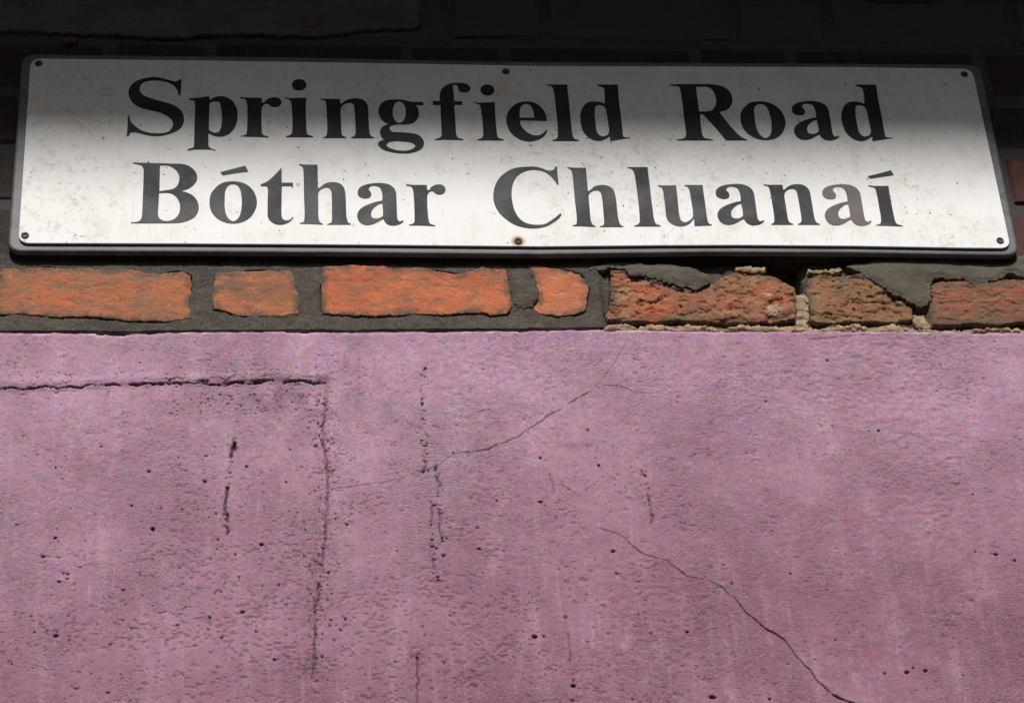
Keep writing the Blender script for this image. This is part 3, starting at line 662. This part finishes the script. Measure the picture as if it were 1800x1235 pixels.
def contour(txt, o):
    ox, oy, s, _ = o
    P = []; K = []
    for t in txt.split():
        cnr = t.endswith('c'); a, b = t.rstrip('c').split(',')
        P.append((ox + float(a) / s, oy + float(b) / s)); K.append(cnr)
    W_ = wpoly(P, LT1); n = len(P); out = []
    for i in range(n):
        p1, p2 = W_[i], W_[(i + 1) % n]
        k1, k2 = K[i], K[(i + 1) % n]
        if k1 and k2: out.append(p1); continue
        p0 = W_[i - 1] if not k1 else p1 - (p2 - p1) * .5
        p3 = W_[(i + 2) % n] if not k2 else p2 + (p2 - p1) * .5
        for j in range(4):
            t = j / 4
            out.append(.5 * ((2 * p1) + (-p0 + p2) * t + (2 * p0 - 5 * p1 + 4 * p2 - p3) * t * t + (-p0 + 3 * p1 - 3 * p2 + p3) * t ** 3))
    return np.array(out)
GW = {k: [contour(c, g) for c in g[3]] for k, g in GL.items()}

def fit(glyph, src, dst, doff):
    """move a drawn letter onto another place of the sign: left, right, bottom and top marks in the photograph"""
    ox, oy, s, _ = GL[glyph]
    S_ = wpoly([(ox + a / s, oy + b / s) for a, b in src], LT1); T_ = wpoly([(doff[0] + a / 10.29, doff[1] + b / 10.29) for a, b in dst], LT1)
    kx = (T_[1, 0] - T_[0, 0]) / (S_[1, 0] - S_[0, 0]); kz = (T_[3, 1] - T_[2, 1]) / (S_[3, 1] - S_[2, 1])
    return [np.stack([T_[0, 0] + (c[:, 0] - S_[0, 0]) * kx, T_[2, 1] + (c[:, 1] - S_[2, 1]) * kz], -1) for c in GW[glyph]]

ra = [(298, 1038), (772, 1048), (298, 1040), (250, 298)]
ia = [(130, 1092), (622, 1092), (130, 1092), (110, 372)]
na = [(215, 1078), (1090, 1078), (215, 1078), (80, 350)]
la = [(310, 1160), (785, 1160), (310, 1160), (185, 92)]
da = [(198, 650), (760, 1110), (760, 1110), (455, 95)]
oa = [(140, 760), (990, 770), (600, 1158), (565, 398)]
aa = [(190, 870), (1025, 950), (820, 1040), (620, 275)]
ha = [(125, 1155), (1045, 1170), (400, 1170), (105, 85)]
text = [GW['S'], GW['p'], fit('r', ra, [(85, 1080), (590, 1080), (85, 1082), (88, 368)], (415, 135)), GW['i'],
        fit('n', na, [(85, 895), (1000, 905), (540, 903), (65, 186)], (560, 155)), GW['g'], GW['f'],
        fit('i', ia, [(145, 1095), (622, 1095), (145, 1098), (110, 405)], (825, 140)), GW['e'],
        fit('l', la, [(265, 1105), (747, 1105), (265, 1108), (175, 90)], (945, 140)),
        fit('d', da, [(112, 690), (640, 1110), (640, 1108), (425, 93)], (1010, 140)),
        GW['R'], fit('o', oa, [(120, 640), (935, 740), (580, 1042), (480, 343)], (1290, 145)),
        fit('a', aa, [(168, 880), (975, 950), (820, 1048), (450, 338)], (1380, 145)), GW['d'],
        GW['B'], GW['o'] + GW['acute'], GW['t'], GW['h'], GW['a'], GW['r'], GW['C'],
        fit('h', ha, [(225, 1160), (1135, 1155), (430, 1160), (120, 90)], (985, 285)), GW['l'], GW['u'],
        fit('a', aa, [(225, 920), (1060, 985), (860, 1087), (520, 343)], (1240, 290)), GW['n'],
        fit('a', aa, [(210, 920), (1045, 1005), (880, 1097), (490, 348)], (1430, 290)), GW['j']]

def ink(name, a, b, f):
    m = Mat(name, .6, .12)
    k = m.mix(m.ramp(m.noise(13, detail=4), .40, .66), a, b)
    k = m.mix(m.ramp(m.noise(120), .55, .8, 0, f), k, (0.16, 0.14, 0.125))
    m.color(k); m.bump(m.noise(60), .0005, .3); return m.m
INK = ink("black_lettering", (0.022, 0.022, 0.025), (0.032, 0.031, 0.035), .25)
INK_GLARE = ink("glare_grey_lettering", (0.036, 0.035, 0.038), (0.095, 0.090, 0.092), .4)  # sky glare on the lower line, painted in as greyer ink
INK_WORN = ink("worn_grey_lettering", (0.17, 0.15, 0.14), (0.12, 0.105, 0.105), .8)
for i, cs in enumerate(text):
    cu = bpy.data.curves.new("letter", 'CURVE'); cu.dimensions = '2D'; cu.fill_mode = 'BOTH'
    cu.extrude = (LT1 - PL1 + .0001) / 2
    for c_ in cs:
        sp = cu.splines.new('POLY'); sp.points.add(len(c_) - 1); sp.use_cyclic_u = True
        for q, (x, z) in zip(sp.points, c_): q.co = (x, z, 0, 1)
    tmp = bpy.data.objects.new("letter_outline", cu)
    me = bpy.data.meshes.new_from_object(tmp); bpy.data.objects.remove(tmp); bpy.data.curves.remove(cu)
    co = np.zeros(len(me.vertices) * 3, np.float32); me.vertices.foreach_get("co", co); co = co.reshape(-1, 3)
    co = np.stack([co[:, 0], -(LT1 + PL1 - .0001) / 2 - co[:, 2], co[:, 1]], -1)
    me.vertices.foreach_set("co", co.ravel()); me.update(); me.name = "letter"
    me.materials.clear(); me.materials.append(INK if i < 15 else (INK_WORN if i == 27 else INK_GLARE))
    o = bpy.data.objects.new("letter", me); scene.collection.objects.link(o); o.parent = plate

# --- screws
import bmesh
def screw_mesh():
    bm = bmesh.new(); n = 14; rings = []
    for r, y in ((.0046, 0), (.0044, -.0009), (.0036, -.0015), (.0024, -.0012), (.0015, -.0004)):
        rings.append([bm.verts.new((r * math.cos(2 * math.pi * k / n), y, r * math.sin(2 * math.pi * k / n))) for k in range(n)])
    for a, b in zip(rings, rings[1:]):
        for k in range(n): bm.faces.new((a[k], a[(k + 1) % n], b[(k + 1) % n], b[k]))
    bm.faces.new(rings[-1]); bmesh.ops.recalc_face_normals(bm, faces=bm.faces[:])
    me = bpy.data.meshes.new("screw"); bm.to_mesh(me); bm.free(); return me
sm = Mat("dark_screw", .6, .4); sm.color(sm.mix(sm.noise(300), (0.035, 0.032, 0.03), (0.07, 0.06, 0.05)))
rm = Mat("rusty_screw", .8, .3); rm.color(rm.mix(rm.noise(400), (0.05, 0.03, 0.015), (0.16, 0.085, 0.025)))
S0 = screw_mesh(); S0.materials.append(sm.m); S1 = screw_mesh(); S1.materials.append(rm.m)
for u, v in ((68, 112), (889, 126), (1695, 131), (44, 414), (911, 424), (1758, 423)):
    x, z = wp(u, v, PL1)
    o = bpy.data.objects.new("screw", S1 if u == 911 else S0); o.location = (float(x), -PL1 + .0001, float(z))
    o.rotation_euler = (0, rnd.uniform(0, 3), 0)
    if u == 911: o["label"] = "rusty screw with brown stain"
    put(o, sign)
